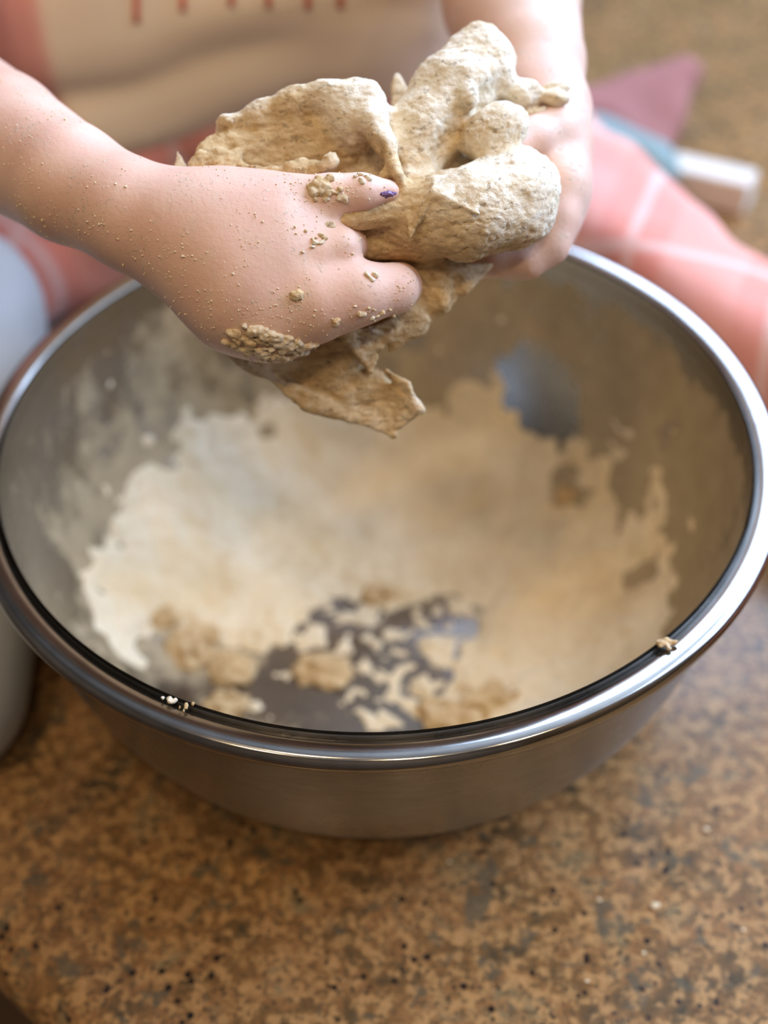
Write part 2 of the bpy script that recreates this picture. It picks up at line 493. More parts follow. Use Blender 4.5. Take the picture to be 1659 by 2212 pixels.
for i in range(4):
    for j in range(n_):
        fs.append((i * n_ + j, i * n_ + (j + 1) % n_, (i + 1) * n_ + (j + 1) % n_, (i + 1) * n_ + j))
fs.append(tuple(range(n_))); fs.append(tuple(4 * n_ + k for k in range(n_ - 1, -1, -1)))
o = link('slab', mesh('slab', vs, fs), M_GRAN, None); keep(o, ct)
bm = bmesh.new(); bm.from_mesh(o.data); bmesh.ops.recalc_face_normals(bm, faces=bm.faces[:]); bm.to_mesh(o.data); bm.free()
for p in o.data.polygons: p.use_smooth = len(p.vertices) == 4 and abs(p.normal.z) < 0.999
cab = slab_outline(-0.03)
vv = [(p[0], p[1], z) for z in (0.0, ZT - 2 * R_ - 0.001) for p in cab]
co_ = link('base_cabinet', mesh('base_cabinet', vv, [(0, 1, 2, 3), (4, 5, 6, 7), (0, 1, 5, 4), (1, 2, 6, 5), (2, 3, 7, 6), (3, 0, 4, 7)]), M_WOOD, None, False)
setp(co_, 'dark wooden base cabinet below the granite countertop', 'cabinet')

# ------------------------------------------------------------------ steel mixing bowl
HB = 0.120; RB = 0.055; RW = 0.1400; PN = 2.55
def rad_out(z): return RB + (RW - RB) * (1 - np.clip(1 - z / HB, 0, 1) ** PN) ** (1 / PN)
TH = 0.0012
a = np.linspace(0.0, 1.0, 60)
ang = a * math.pi / 2
zz = HB * (1 - np.cos(ang) ** (2 / PN)); rr = RB + (RW - RB) * np.sin(ang) ** (2 / PN)
outp = np.stack([rr, zz], 1)
outp = np.concatenate([[[0.001, 0.0]], [[RB * 0.5, 0.0]], outp])
# inner profile: offset of the outer one
d = np.gradient(outp, axis=0); nn = np.stack([-d[:, 1], d[:, 0]], 1); nn /= np.linalg.norm(nn, axis=1)[:, None] + 1e-12
inp = outp + nn * TH; inp[-1] = (RW - TH, HB); inp[0, 0] = 0.001
inp[:, 1] = np.maximum(inp[:, 1], TH)
bowl = empty('mixing_bowl', (0, 0, ZT)); setp(bowl, 'large stainless steel mixing bowl dusted with flour inside', 'bowl')
lathe('bowl_wall', outp, 192, M_OUT, bowl)
lin = lathe('bowl_inside', inp[::-1], 384, M_IN, bowl)
lin['label'] = 'flour-smeared inside of the bowl'
v = np.zeros(len(lin.data.vertices) * 3); lin.data.vertices.foreach_get('co', v); v = v.reshape(-1, 3)
az = np.arctan2(v[:, 1], v[:, 0])
film = 0.075 * np.cos(az - 0.25) - 0.005 - np.clip((v[:, 2] - 0.105) / 0.012, 0, 1) * 0.35 + np.clip((0.03 - v[:, 2]) / 0.03, 0, 1) * 0.05
rim = [(RW - TH - 0.0002, -0.006), (RW - 0.0010, -0.0044), (RW - 0.0004, -0.0030), (0.1406, -0.0018), (0.1418, -0.0010), (0.1432, -0.00055), (0.1450, -0.00027), (0.1470, -0.0001), (0.1484, -0.0004), (0.1494, -0.0016),
       (0.1500, -0.0034), (0.1498, -0.0050), (0.1486, -0.0062), (0.1465, -0.0064), (0.1440, -0.0052), (0.1415, -0.0046), (RW + 0.0001, -0.0062)]
lathe('rim', [(r, HB + z) for r, z in rim], 256, M_RIM, bowl, closed=True)['label'] = 'polished rolled rim'

ir, iz = inp[:, 0], inp[:, 1]
def in_z(r): return ZT + np.interp(r, ir, iz)
def on_bowl(px, py):
    v = cf + (px - W / 2) / F * cr + (H / 2 - py) / F * cu
    t = np.linspace(0.3, 0.9, 3000); P = CAM + t[:, None] * v
    r = np.hypot(P[:, 0], P[:, 1]); ins = (r < ir[-1]) & (P[:, 2] < ZR)
    hit = ins & (P[:, 2] <= in_z(np.minimum(r, ir[-1])))
    out = np.where(ins)[0]
    if hit.any(): return P[np.argmax(hit)]
    if len(out): # left through the wall
        return P[out[-1]]
    return P[np.argmin(np.abs(P[:, 2] - ZT))]

# flour lying in the bowl
def poly_sd(poly, x, y):
    n = len(poly); d = np.full(x.shape, 9.0); s = np.zeros(x.shape, bool)
    for i in range(n):
        ax, ay = poly[i]; bx, by = poly[(i + 1) % n]
        ex, ey = bx - ax, by - ay; wx, wy = x - ax, y - ay
        t = np.clip((wx * ex + wy * ey) / (ex * ex + ey * ey + 1e-12), 0, 1)
        d = np.minimum(d, np.hypot(wx - t * ex, wy - t * ey))
        c = ((ay <= y) & (by > y)) | ((by <= y) & (ay > y))
        xc = ax + (y - ay) / (ey if abs(ey) > 1e-12 else 1e-12) * ex
        s ^= c & (x < xc)
    return np.where(s, d, -d)
px_main = [(190, 1190), (240, 1120), (280, 1040), (340, 970), (400, 920), (470, 905), (560, 890), (640, 850), (760, 850), (900, 860), (1000, 835), (1080, 815),
           (1110, 900), (1180, 960), (1300, 925), (1345, 960), (1330, 1050), (1350, 1110), (1378, 1140), (1415, 1045), (1442, 1060), (1455, 1200),
           (1460, 1320), (1430, 1420), (1330, 1500), (1200, 1555), (1060, 1575), (930, 1570), (950, 1500), (1010, 1430), (1040, 1340), (980, 1285), (900, 1320),
           (800, 1290), (740, 1280), (660, 1310), (620, 1375), (560, 1410), (480, 1400), (420, 1370), (340, 1370), (300, 1400), (320, 1450), (270, 1440), (215, 1360), (195, 1290)]
px_h1 = [(1178, 1050), (1220, 1028), (1285, 1062), (1255, 1098), (1205, 1082)]
px_h2 = [(1335, 1240), (1425, 1190), (1420, 1255), (1360, 1265)]
px_mot = [(640, 1290), (760, 1270), (900, 1300), (1000, 1270), (1060, 1350), (1030, 1440), (960, 1560), (800, 1590), (730, 1520), (650, 1440), (600, 1380)]
plan = lambda L: [tuple(on_bowl(*p)[:2]) for p in L]
P_main, P_h1, P_h2, P_mot = plan(px_main), plan(px_h1), plan(px_h2), plan(px_mot)
vw = np.hypot(v[:, 0], v[:, 1])
film = film + 0.14 * np.clip(1 + poly_sd(P_main, v[:, 0], v[:, 1]) / 0.022, 0, 1) * (v[:, 2] < 0.1)
film = film - 0.24 * np.clip(1 + poly_sd(P_mot, v[:, 0], v[:, 1]) / 0.012, 0, 1)
bare = plan([(1075, 790), (1120, 770), (1180, 800), (1235, 860), (1245, 950), (1180, 965), (1105, 900)])
film = film - 0.45 * np.clip(0.6 + poly_sd(bare, v[:, 0], v[:, 1]) / 0.006, 0, 1)
attr(lin.data, 'film', film)
sarc = np.concatenate([[0], np.cumsum(np.hypot(np.diff(ir), np.diff(iz)))])
ns, nt = 210, 520
ss = np.linspace(0.0005, sarc[-1] * 0.93, ns); R1 = np.interp(ss, sarc, ir); Z1 = np.interp(ss, sarc, iz)
dR = np.gradient(R1); dZ = np.gradient(Z1); ln_ = np.hypot(dR, dZ); NR, NZ = -dZ / ln_, dR / ln_
tt = np.linspace(0, 2 * np.pi, nt, endpoint=False)
gx = np.outer(R1, np.cos(tt)); gy = np.outer(R1, np.sin(tt)); gz = np.outer(Z1, np.ones(nt))
pp = np.stack([gx, gy, gz], -1).reshape(-1, 3)
X, Y = pp[:, 0], pp[:, 1]
edge = poly_sd(P_main, X, Y) + 0.0035 * fbm(pp, 130, 3) + 0.004 * noise(pp, 45)
edge = np.minimum(edge, -(poly_sd(P_h1, X, Y) + 0.0015 * noise(pp, 200)))
edge = np.minimum(edge, -(poly_sd(P_h2, X, Y) + 0.0015 * noise(pp, 200)))
mound = on_bowl(400, 1190)[:2]; dm = np.hypot(X - mound[0], Y - mound[1])
thk = np.clip(edge / 0.010, -1, 1) * 0.0028 + np.clip(edge / 0.03, 0, 1) * 0.004 * np.exp(-(dm / 0.05) ** 2) + 0.0024 * fbm(pp, 60, 3) * (edge > 0)
mott = np.minimum(poly_sd(P_mot, X, Y) / 0.012, 1) * 0.0006 - 0.0013 + 0.0034 * np.abs(fbm(pp, 75, 3)) + 0.0012 * noise(pp, 200) - 0.0004 - (poly_sd(P_mot, X, Y) < 0) * 0.01
scat = -0.0026 + 0.0032 * fbm(pp, 75, 3) - 0.012 * np.clip((pp[:, 2] - 0.085) / 0.03, 0, 1)
thk = np.maximum(np.maximum(thk, mott), scat)
thk += 0.0003 * noise(pp, 600)
thk = np.maximum(thk, -0.0008)
thk2 = thk.reshape(ns, nt)
gx = np.outer(R1, np.cos(tt)) + thk2 * NR[:, None] * np.cos(tt); gy = np.outer(R1, np.sin(tt)) + thk2 * NR[:, None] * np.sin(tt); gz = gz + thk2 * NZ[:, None] + ZT
ii, jj = np.meshgrid(np.arange(ns - 1), np.arange(nt), indexing='ij'); jn = (jj + 1) % nt
q = np.stack([ii * nt + jj, (ii + 1) * nt + jj, (ii + 1) * nt + jn, ii * nt + jn], -1).reshape(-1, 4)
q = q[(thk[q] > 0).any(1)]
used = np.unique(q); rem = np.full(ns * nt, -1); rem[used] = np.arange(len(used))
fo = link('flour_layer', mesh('flour_layer', np.stack([gx, gy, gz], -1).reshape(-1, 3)[used], rem[q]), M_FLOUR)
setp(fo, 'loose pale flour spread over the bottom of the steel bowl', 'flour', kind='stuff')

# ------------------------------------------------------------------ dough
def rp(px, d): return px * d / F
dp = []      # union / carve list
def C(a, b, k=0.004, op=1):
    dp.append((cone(at(*a[:3]), at(*b[:3]), rp(a[3], a[2]), rp(b[3], b[2])), k, op))
def chain(L, k=0.004, op=1):
    for i in range(len(L) - 1): C(L[i], L[i + 1], k, op)
def EL(px, py, d, rx, ry, rz, k=0.004, op=1, rot=0.0):
    c, s = math.cos(rot), math.sin(rot)
    ax = np.array([c * cr + s * cu, -s * cr + c * cu, cf])
    dp.append((ell(at(px, py, d), ax, (rp(rx, d), rp(ry, d), rp(rz, d))), k, op))
def T(a, b, c, th, k=0.002):
    dp.append((tri(at(*a), at(*b), at(*c), th), k, 1))
# core behind the fingers
EL(740, 440, 0.418, 190, 110, 90, 0.006)
EL(960, 430, 0.420, 190, 120, 90, 0.006)
# left lobe: a cupped pocket with a thick ridge round it
EL(640, 312, 0.4045, 188, 96, 58, 0.005, rot=0.33)
EL(505, 335, 0.402, 85, 48, 40, 0.005, rot=0.3)
chain([(492, 268, 0.400, 20), (560, 250, 0.398, 24), (640, 222, 0.397, 30), (715, 205, 0.396, 36), (790, 215, 0.397, 36)], 0.003)
EL(765, 250, 0.399, 68, 78, 60, 0.004, rot=-0.3)
EL(495, 262, 0.398, 24, 20, 24, 0.002)
chain([(800, 250, 0.394, 34), (832, 310, 0.388, 26), (858, 375, 0.384, 16)], 0.003)
rsd = np.random.RandomState(3)
for _ in range(120):                       # crumbly torn frill above the hand
    u = rsd.uniform(0, 1); px_ = 425 + 300 * u; py_ = 358 - 8 * math.sin(u * 7) + rsd.uniform(-22, 14)
    r_ = rsd.uniform(5, 10); EL(px_, py_, 0.3945 - 0.007 * u + rsd.uniform(-0.002, 0.002), r_ * rsd.uniform(0.9, 1.6), r_ * 0.8, r_, 0.0022, 1, rsd.uniform(-0.9, 0.9))
for _ in range(16):
    u = rsd.uniform(0, 1); EL(445 + 90 * u + rsd.uniform(-8, 8), 325 - 30 * u + rsd.uniform(-14, 14), 0.397, rsd.uniform(12, 24), rsd.uniform(6, 10), 12, 0.002, 1, 0.4)
EL(608, 303, 0.3885, 112, 44, 64, 0.0025, -1, rot=0.30)
EL(790, 365, 0.4085, 80, 60, 40, 0.004)
EL(798, 345, 0.386, 26, 44, 22, 0.003, -1, rot=-0.2)
C((383, 330, 0.402, 8), (392, 385, 0.402, 20), 0.002)
# right lobe: fat floury sausage
chain([(1040, 128, 0.412, 72), (985, 190, 0.408, 80), (915, 290, 0.404, 76), (890, 370, 0.402, 66)], 0.004)
EL(1075, 170, 0.410, 38, 44, 40, 0.003)
T((848, 235, 0.418), (860, 165, 0.420), (900, 230, 0.418), 0.0012)
C((1050, 215, 0.398, 24), (1100, 175, 0.398, 16), 0.003, -1)
EL(978, 285, 0.390, 26, 70, 60, 0.003, -1, rot=-0.5)
EL(1010, 210, 0.396, 22, 30, 26, 0.003, 1)
# lump held by the far thumb, crumbs above it
EL(1066, 288, 0.4010, 80, 58, 56, 0.0015, rot=0.40)
EL(1135, 205, 0.412, 42, 34, 34, 0.003)
for _ in range(26):
    px_ = rsd.uniform(1110, 1222); py_ = rsd.uniform(182, 250); EL(px_, py_, 0.4135 - 0.00004 * (py_ - 180) + rsd.uniform(-0.002, 0.002), rsd.uniform(10, 24), rsd.uniform(5, 10), 12, 0.0015, 1, rsd.uniform(-0.2, 0.6))
# front roll
chain([(800, 475, 0.405, 66), (900, 470, 0.396, 80), (1010, 462, 0.392, 92), (1105, 438, 0.396, 100)], 0.006)
EL(1140, 400, 0.400, 62, 70, 60, 0.005)
EL(800, 440, 0.398, 60, 42, 30, 0.003); EL(815, 520, 0.397, 80, 36, 30, 0.003)
EL(780, 492, 0.388, 60, 10, 20, 0.003, -1, rot=0.15)
# torn flaps on the roll
T((866, 366, 0.3870), (942, 384, 0.3850), (884, 508, 0.3830), 0.0008, 0.0012)
T((942, 384, 0.3850), (932, 418, 0.3795), (884, 508, 0.3830), 0.0008, 0.0012)
T((932, 416, 0.3798), (1034, 463, 0.3762), (1000, 405, 0.3830), 0.0007, 0.0012)
T((932, 416, 0.3798), (942, 384, 0.3850), (1000, 405, 0.3830), 0.0007, 0.0012)
C((866, 366, 0.3862, 6), (886, 512, 0.3822, 5), 0.001)
T((850, 335, 0.386), (866, 366, 0.3865), (820, 385, 0.386), 0.001, 0.0012)
chain([(712, 478, 0.3835, 12), (745, 470, 0.3840, 22), (800, 458, 0.386, 34)], 0.002); EL(800, 462, 0.3865, 70, 36, 24, 0.003, rot=0.2); EL(700, 492, 0.3785, 22, 8, 10, 0.002, rot=0.4)
# the ragged mass hanging below the hand
EL(700, 690, 0.412, 150, 110, 60, 0.006)
EL(690, 800, 0.418, 150, 62, 50, 0.005, rot=-0.35)
EL(770, 850, 0.422, 100, 46, 44, 0.004, rot=-0.15)
EL(560, 765, 0.410, 76, 42, 40, 0.004, rot=-0.3)
C((490, 750, 0.404, 18), (560, 790, 0.408, 26), 0.003)
chain([(850, 640, 0.412, 64), (880, 680, 0.410, 42), (900, 700, 0.408, 20)], 0.005)
chain([(930, 600, 0.412, 50), (945, 640, 0.410, 34), (960, 660, 0.408, 14)], 0.005)
EL(900, 575, 0.420, 120, 40, 60, 0.006)
T((800, 800, 0.412), (905, 885, 0.409), (850, 938, 0.414), 0.0011)
T((800, 800, 0.412), (850, 938, 0.414), (720, 890, 0.414), 0.0013)
T((820, 790, 0.410), (880, 830, 0.407), (905, 885, 0.409), 0.0010)
T((740, 720, 0.400), (850, 700, 0.402), (800, 800, 0.406), 0.0012)
T((850, 650, 0.402), (920, 690, 0.403), (840, 760, 0.406), 0.0012)
T((560, 800, 0.408), (660, 880, 0.412), (760, 905, 0.414), 0.0014)
T((960, 590, 0.406), (1060, 575, 0.410), (930, 690, 0.410), 0.0011)
EL(690, 740, 0.398, 16, 60, 16, 0.003, -1, rot=0.5); EL(780, 735, 0.398, 12, 56, 14, 0.003, -1, rot=-0.2); EL(640, 830, 0.404, 60, 10, 14, 0.003, -1, rot=-0.4)
def dough_warp(p):
    return 0.0014 * fbm(p, 70, 2) + 0.0003 * noise(p, 330)
c0 = at(780, 480, 0.405)
DV, DQ = sdf_mesh('dough', dp, c0 - 0.085, c0 + 0.085, 0.00062, dough_warp, 0.0028, 1)
nrm = normals(DV, DQ)
sp_ = np.stack([(DV - c0) @ cr, (DV - c0) @ cu * 1.9, (DV - c0) @ cf], 1)
disp = 0.00030 * fbm(sp_, 380, 3, 0.6) - 0.0009 * np.clip(np.abs(noise(sp_, 210)) * -1 + 0.10, 0, 1) * 6 * (noise(sp_, 60) > 0.15)
DV = DV + nrm * disp[:, None]
fl = np.full(len(DV), 0.62)
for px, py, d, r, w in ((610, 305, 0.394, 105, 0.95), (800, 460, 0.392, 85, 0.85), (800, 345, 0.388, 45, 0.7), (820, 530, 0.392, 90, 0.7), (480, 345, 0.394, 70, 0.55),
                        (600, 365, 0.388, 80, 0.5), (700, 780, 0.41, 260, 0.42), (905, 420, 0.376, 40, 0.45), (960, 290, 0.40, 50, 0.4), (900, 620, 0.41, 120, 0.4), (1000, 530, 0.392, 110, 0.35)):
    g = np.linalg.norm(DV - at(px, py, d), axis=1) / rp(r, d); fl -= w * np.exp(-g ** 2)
for px, py, d, r, w in ((760, 200, 0.397, 90, 0.5), (560, 235, 0.397, 60, 0.4), (980, 150, 0.400, 120, 0.3), (1110, 370, 0.385, 100, 0.35)):
    g = np.linalg.norm(DV - at(px, py, d), axis=1) / rp(r, d); fl += w * np.exp(-g ** 2)
dl = np.array([DV.mean(0)]) ; DORG = at(780, 480, 0.405)
me = mesh('dough', DV - DORG, DQ); attr(me, 'floury', fl)
dob = link('dough', me, M_DOUGH); dob.location = DORG
setp(dob, 'sticky torn lump of wholemeal dough squeezed between the two hands', 'dough')

def blob(name, c, rx, ry, rz, seed, label, cat, group, parent=None, fl=0.25, vox=None, mat=None, rough=0.35):
    rs = np.random.RandomState(seed); c = np.array(c, float)
    vox = vox or max(0.0003, min(rx, ry, rz) / 5.5)
    pr = [(ell((0, 0, 0), EYE, (rx, ry, rz)), 0.001, 1)]
    for _ in range(4):
        dvec = rs.normal(size=3); dvec /= np.linalg.norm(dvec); dvec *= np.array([rx, ry, rz]) * 0.75
        s = rs.uniform(0.35, 0.6); pr.append((ell(dvec, EYE, np.array([rx, ry, rz]) * s), min(rx, ry, rz) * 0.3, 1))
    am = min(rx, ry, rz) * rough; off = rs.uniform(-9, 9, 3); fr = 0.9 / min(rx, ry, rz)
    R = max(rx, ry, rz) * 1.7
    v, qd = sdf_mesh(name, pr, (-R,) * 3, (R,) * 3, vox, lambda p: am * fbm(p + off, fr, 2), am * 1.3, 1)
    me = mesh(name, v, qd); attr(me, 'floury', np.full(len(v), fl))
    o = link(name, me, mat or M_DOUGH, parent); o.location = c
    if label: setp(o, label, cat, group)
    return o

# scraps of dough left in the bowl
SCR = [((405, 1405), 0.0105, 0.0080, 0.0050, 0.15, 'orange-tan dough scrap at the lower left edge of the flour in the bowl'),
       ((500, 1450), 0.0085, 0.0070, 0.0045, 0.30, 'pale dough scrap right beside the orange-tan one at the left front of the bowl'),
       ((480, 1530), 0.0075, 0.0055, 0.0040, 0.35, 'small beige dough scrap nearest the front left rim inside the bowl'),
       ((692, 1452), 0.0095, 0.0065, 0.0045, 0.05, 'ochre three-cornered dough scrap on bare steel at the front of the bowl'),
       ((830, 1290), 0.0085, 0.0045, 0.0035, 0.10, 'thin tan dough streak in the middle of the flour in the bowl'),
       ((965, 1545), 0.0100, 0.0060, 0.0045, 0.20, 'brownish dough scrap against the front wall inside the bowl'),
       ((1060, 1520), 0.0110, 0.0060, 0.0045, 0.10, 'broad orange-brown dough scrap at the right front inside the bowl'),
       ((345, 1335), 0.0060, 0.0050, 0.0035, 0.10, 'small brown dough scrap on the left slope of flour in the bowl'),
       ((1225, 1068), 0.0045, 0.0035, 0.0030, 0.60, 'tiny pale dough crumb in the dark bare patch at the right of the bowl')]
for k, ((px, py), rx, ry, rz, f_, lab) in enumerate(SCR):
    p = on_bowl(px, py)
    nv = np.array([-p[0], -p[1], 0.06]); nv /= np.linalg.norm(nv)
    blob('dough_scrap', p + nv * rz * 0.3, rx * 1.25, ry * 1.25, rz, 40 + k, lab, 'dough scrap', 'scraps of dough inside the bowl', None, f_ - 0.6, None, None, 0.6)

# ------------------------------------------------------------------ the child: body, clothes
bp = []
def B(a, b, k=0.008): bp.append((cone(a[0], b[0], a[1], b[1]), k, 1))
def S(px, py, d, r): return (at(px, py, d), rp(r, d))
def bchain(L, k=0.008):
    for i in range(len(L) - 1): B(L[i], L[i + 1], k)
rel = lambda x, y, z: np.array([x, y, ZR + z])
# torso, neck stub, shoulders, legs sitting astride the bowl on the counter
TY = 0.315; TX = -0.062
for s_ in (-1, 1):
    bchain([(rel(TX * 0.8 + s_ * 0.05, TY, -0.03), 0.075), (rel(TX + s_ * 0.05, TY, 0.19), 0.078)], 0.03)
bchain([(rel(TX - 0.125, TY, 0.235), 0.042), (rel(TX, TY, 0.25), 0.055), (rel(TX + 0.125, TY, 0.235), 0.042)], 0.03)
bchain([(rel(TX, TY, 0.26), 0.04), (rel(TX, TY - 0.01, 0.34), 0.036)], 0.02)
LEGS = [[(rel(0.035, TY, -0.060), 0.055), (rel(0.10, 0.250, -0.073), 0.044), (rel(0.183, 0.148, -0.080), 0.036), (rel(0.265, 0.045, -0.080), 0.035), (rel(0.35, -0.11, -0.085), 0.030)],
        [(rel(-0.10, TY, -0.060), 0.055), (rel(-0.15, 0.28, -0.073), 0.042), (rel(-0.21, 0.245, -0.076), 0.038), (rel(-0.31, 0.215, -0.080), 0.034), (rel(-0.43, 0.22, -0.086), 0.028)]]
for L in LEGS: bchain(L, 0.02)
bchain([(rel(0.345, -0.10, -0.088), 0.028), (rel(0.40, -0.15, -0.095), 0.018)], 0.01)
bchain([(rel(-0.42, 0.22, -0.088), 0.028), (rel(-0.47, 0.19, -0.095), 0.018)], 0.01)
# arm and hand at the left of the picture
bchain([(rel(TX - 0.125, TY, 0.235), 0.040), (at(-400, 120, 0.53), 0.031), S(-150, 218, 0.464, 158), S(0, 302, 0.430, 144), S(150, 396, 0.404, 127), S(292, 468, 0.394, 112)], 0.003)
bchain([S(292, 468, 0.394, 112), S(420, 505, 0.391, 113), S(520, 545, 0.390, 114)], 0.006)
bchain([S(400, 482, 0.391, 78), S(520, 472, 0.389, 74), S(620, 464, 0.388, 62)], 0.012)
bchain([S(420, 540, 0.391, 105), S(530, 630, 0.390, 118), S(600, 672, 0.390, 104)], 0.014)
bchain([S(500, 520, 0.390, 108), S(610, 510, 0.389, 92), S(668, 505, 0.390, 66)], 0.012)
bchain([S(520, 560, 0.390, 108), S(640, 585, 0.389, 86)], 0.012)
# top digit (thumb) lying along the dough
bchain([S(560, 456, 0.388, 56), S(650, 434, 0.384, 46), S(715, 421, 0.382, 41), S(780, 415, 0.382, 36), S(838, 413, 0.384, 26)], 0.004)
# lowest finger, curled under the dough
bchain([S(600, 655, 0.388, 92), S(690, 650, 0.384, 76), S(770, 634, 0.384, 62), S(850, 624, 0.388, 52)], 0.006)
bchain([S(850, 624, 0.388, 51), S(862, 618, 0.398, 46), S(830, 605, 0.410, 38)], 0.003)
# ring finger, middle, index curling into the dough
bchain([S(620, 578, 0.389, 74), S(690, 548, 0.3815, 50), S(736, 534, 0.3815, 40), S(754, 530, 0.392, 38), S(735, 527, 0.412, 34)], 0.0025)
bchain([S(640, 505, 0.390, 70), S(705, 500, 0.393, 48), S(765, 495, 0.408, 40), S(775, 500, 0.424, 34)], 0.004)
bchain([S(620, 465, 0.390, 60), S(700, 455, 0.395, 46), S(775, 445, 0.410, 40), S(790, 450, 0.426, 34)], 0.004)
# arm and hand at the right of the picture
bchain([(rel(TX + 0.125, TY, 0.235), 0.040), (at(1105, -330, 0.585), 0.030), S(1100, -120, 0.530, 150), S(1104, 0, 0.500, 147), S(1146, 140, 0.462, 116), S(1172, 250, 0.442, 90)], 0.003)
bchain([S(1172, 250, 0.442, 90), S(1178, 340, 0.432, 78), S(1184, 430, 0.428, 68), S(1178, 490, 0.428, 60)], 0.012)
bchain([S(1190, 300, 0.428, 66), S(1196, 400, 0.418, 54), S(1196, 480, 0.416, 46)], 0.010)
bchain([S(1205, 250, 0.428, 56), S(1192, 276, 0.418, 48), S(1150, 296, 0.409, 38), S(1110, 312, 0.402, 28)], 0.004)
for k_, (dx, dd) in enumerate(((0, 0.414), (-6, 0.428), (-14, 0.442), (-26, 0.455))):
    bchain([S(1196 + dx, 470, dd, 46), S(1188 + dx, 530, dd, 38), S(1140 + dx, 566, dd, 33), S(1070 + dx, 566, dd + 0.002, 30), S(1020 + dx, 548, dd + 0.002, 26)], 0.004)
BV, BQ = sdf_mesh('body', bp, rel(-0.52, -0.2, -0.1205), rel(0.45, 0.46, 0.40), 0.00135, None, 0.0, 2)
BV[:, 2] = np.maximum(BV[:, 2], ZT + 0.0004)
person = empty('person', tuple(rel(0, TY, -0.12)))
setp(person, 'child with flour-dusted bare forearms kneading dough, in pink plaid trousers and cream top', 'person')
o = link('body', mesh('body', BV, BQ), M_SKIN); keep(o, person); o['label'] = 'bare arms and hands dusted with flour'

# purple remnant of polish on the nail
nl = at(838, 419, 0.3748)
blob('fingernail', nl, 0.0020, 0.0011, 0.0009, 3, None, None, None, None, 0, 0.0002, M_NAIL, 0.5)
nlo = bpy.context.scene.objects['fingernail']; keep(nlo, person); nlo['label'] = 'chipped purple nail polish'

# trousers and top: cloth around the body, with folds
lp = []
for L in LEGS:
    for i in range(len(L) - 1):
        lp.append((cone(L[i][0], L[i + 1][0], L[i][1] + 0.008, L[i + 1][1] + 0.008), 0.02, 1))
lp.append((cone(rel(-0.10, TY, -0.035), rel(0.035, TY, -0.035), 0.084, 0.084), 0.03, 1))
lp.append((cone(rel(TX - 0.045, TY, 0.03), rel(TX + 0.055, TY, 0.03), 0.078, 0.078), 0.03, 1))
def fold(p):
    q_ = np.stack([p[:, 0] * 0.8 + p[:, 1] * 0.6, (p[:, 0] * -0.6 + p[:, 1] * 0.8) * 0.35, p[:, 2] * 0.7], 1)
    return 0.010 * noise(q_, 22) + 0.004 * noise(p, 30)
lo_, hi_ = rel(-0.50, -0.16, -0.1195), rel(0.42, 0.46, 0.12)
tv, tq = sdf_mesh('trousers', lp, lo_, hi_, 0.0032, fold, 0.016, 2)
tv[:, 2] = np.maximum(tv[:, 2], ZT + 0.0008)
o = link('trousers', mesh('trousers', tv, tq), M_PLAID); keep(o, person); o['label'] = 'pink plaid trousers with thin white lines'
tp = [(cone(rel(TX + s_ * 0.055, TY, 0.06), rel(TX + s_ * 0.05, TY, 0.19), 0.095, 0.088), 0.04, 1) for s_ in (-1, 1)]
tp += [(cone(rel(TX + s_ * 0.125, TY, 0.235), rel(TX, TY, 0.25), 0.05, 0.062), 0.03, 1) for s_ in (-1, 1)]
tp += [(cone(rel(-0.16, 0.27, 0.050), rel(0.02, 0.265, 0.098), 0.050, 0.050), 0.006, 1),        # cloth bulging over the lap
       (cone(rel(-0.138, 0.260, 0.006), rel(0.02, 0.260, 0.060), 0.036, 0.036), 0.003, 1)]        # hem below the crease
EA = np.array(at(-400, 120, 0.53)); SA = rel(TX - 0.125, TY, 0.235); EB = np.array(at(1105, -330, 0.585)); SB = rel(TX + 0.125, TY, 0.235)
tp += [(cone(SA, SA + (EA - SA) * 0.93, 0.052, 0.042), 0.02, 1), (cone(SB, SB + (EB - SB) * 0.45, 0.052, 0.050), 0.02, 1)]
def fold2(p):
    return 0.004 * noise(np.stack([p[:, 0] * 0.5, p[:, 1], p[:, 2] * 1.5 - p[:, 0] * 0.3], 1), 20)
sv, sq = sdf_mesh('shirt', tp, rel(-0.32, 0.12, -0.09), rel(0.32, 0.50, 0.325), 0.0032, fold2, 0.008, 2)
o = link('shirt', mesh('shirt', sv, sq), M_SHIRT); keep(o, person); o['label'] = 'cream top with pink side'
from mathutils.bvhtree import BVHTree
SB_ = BVHTree.FromPolygons([tuple(x) for x in sv], [tuple(int(i) for i in x) for x in sq])
for px, ye in ((295, 50), (395, 25), (500, 14), (580, 18), (665, 20), (735, 18)):
    row = []
    for py in np.linspace(-90, ye, 9):
        for dx in (-7, 7):
            d_ = Vector(at(px + dx, py, 1.0) - CAM).normalized(); h_ = SB_.ray_cast(Vector(CAM), d_)
            if h_[0] is not None: row.append(h_[0] - d_ * 0.0006)
    if len(row) == 18:
        o = link('print_stripe', mesh('print_stripe', row, [(2 * i, 2 * i + 1, 2 * i + 3, 2 * i + 2) for i in range(8)]), M_RED)
        md = o.modifiers.new('thick', 'SOLIDIFY'); md.thickness = 0.0004
        keep(o, person)

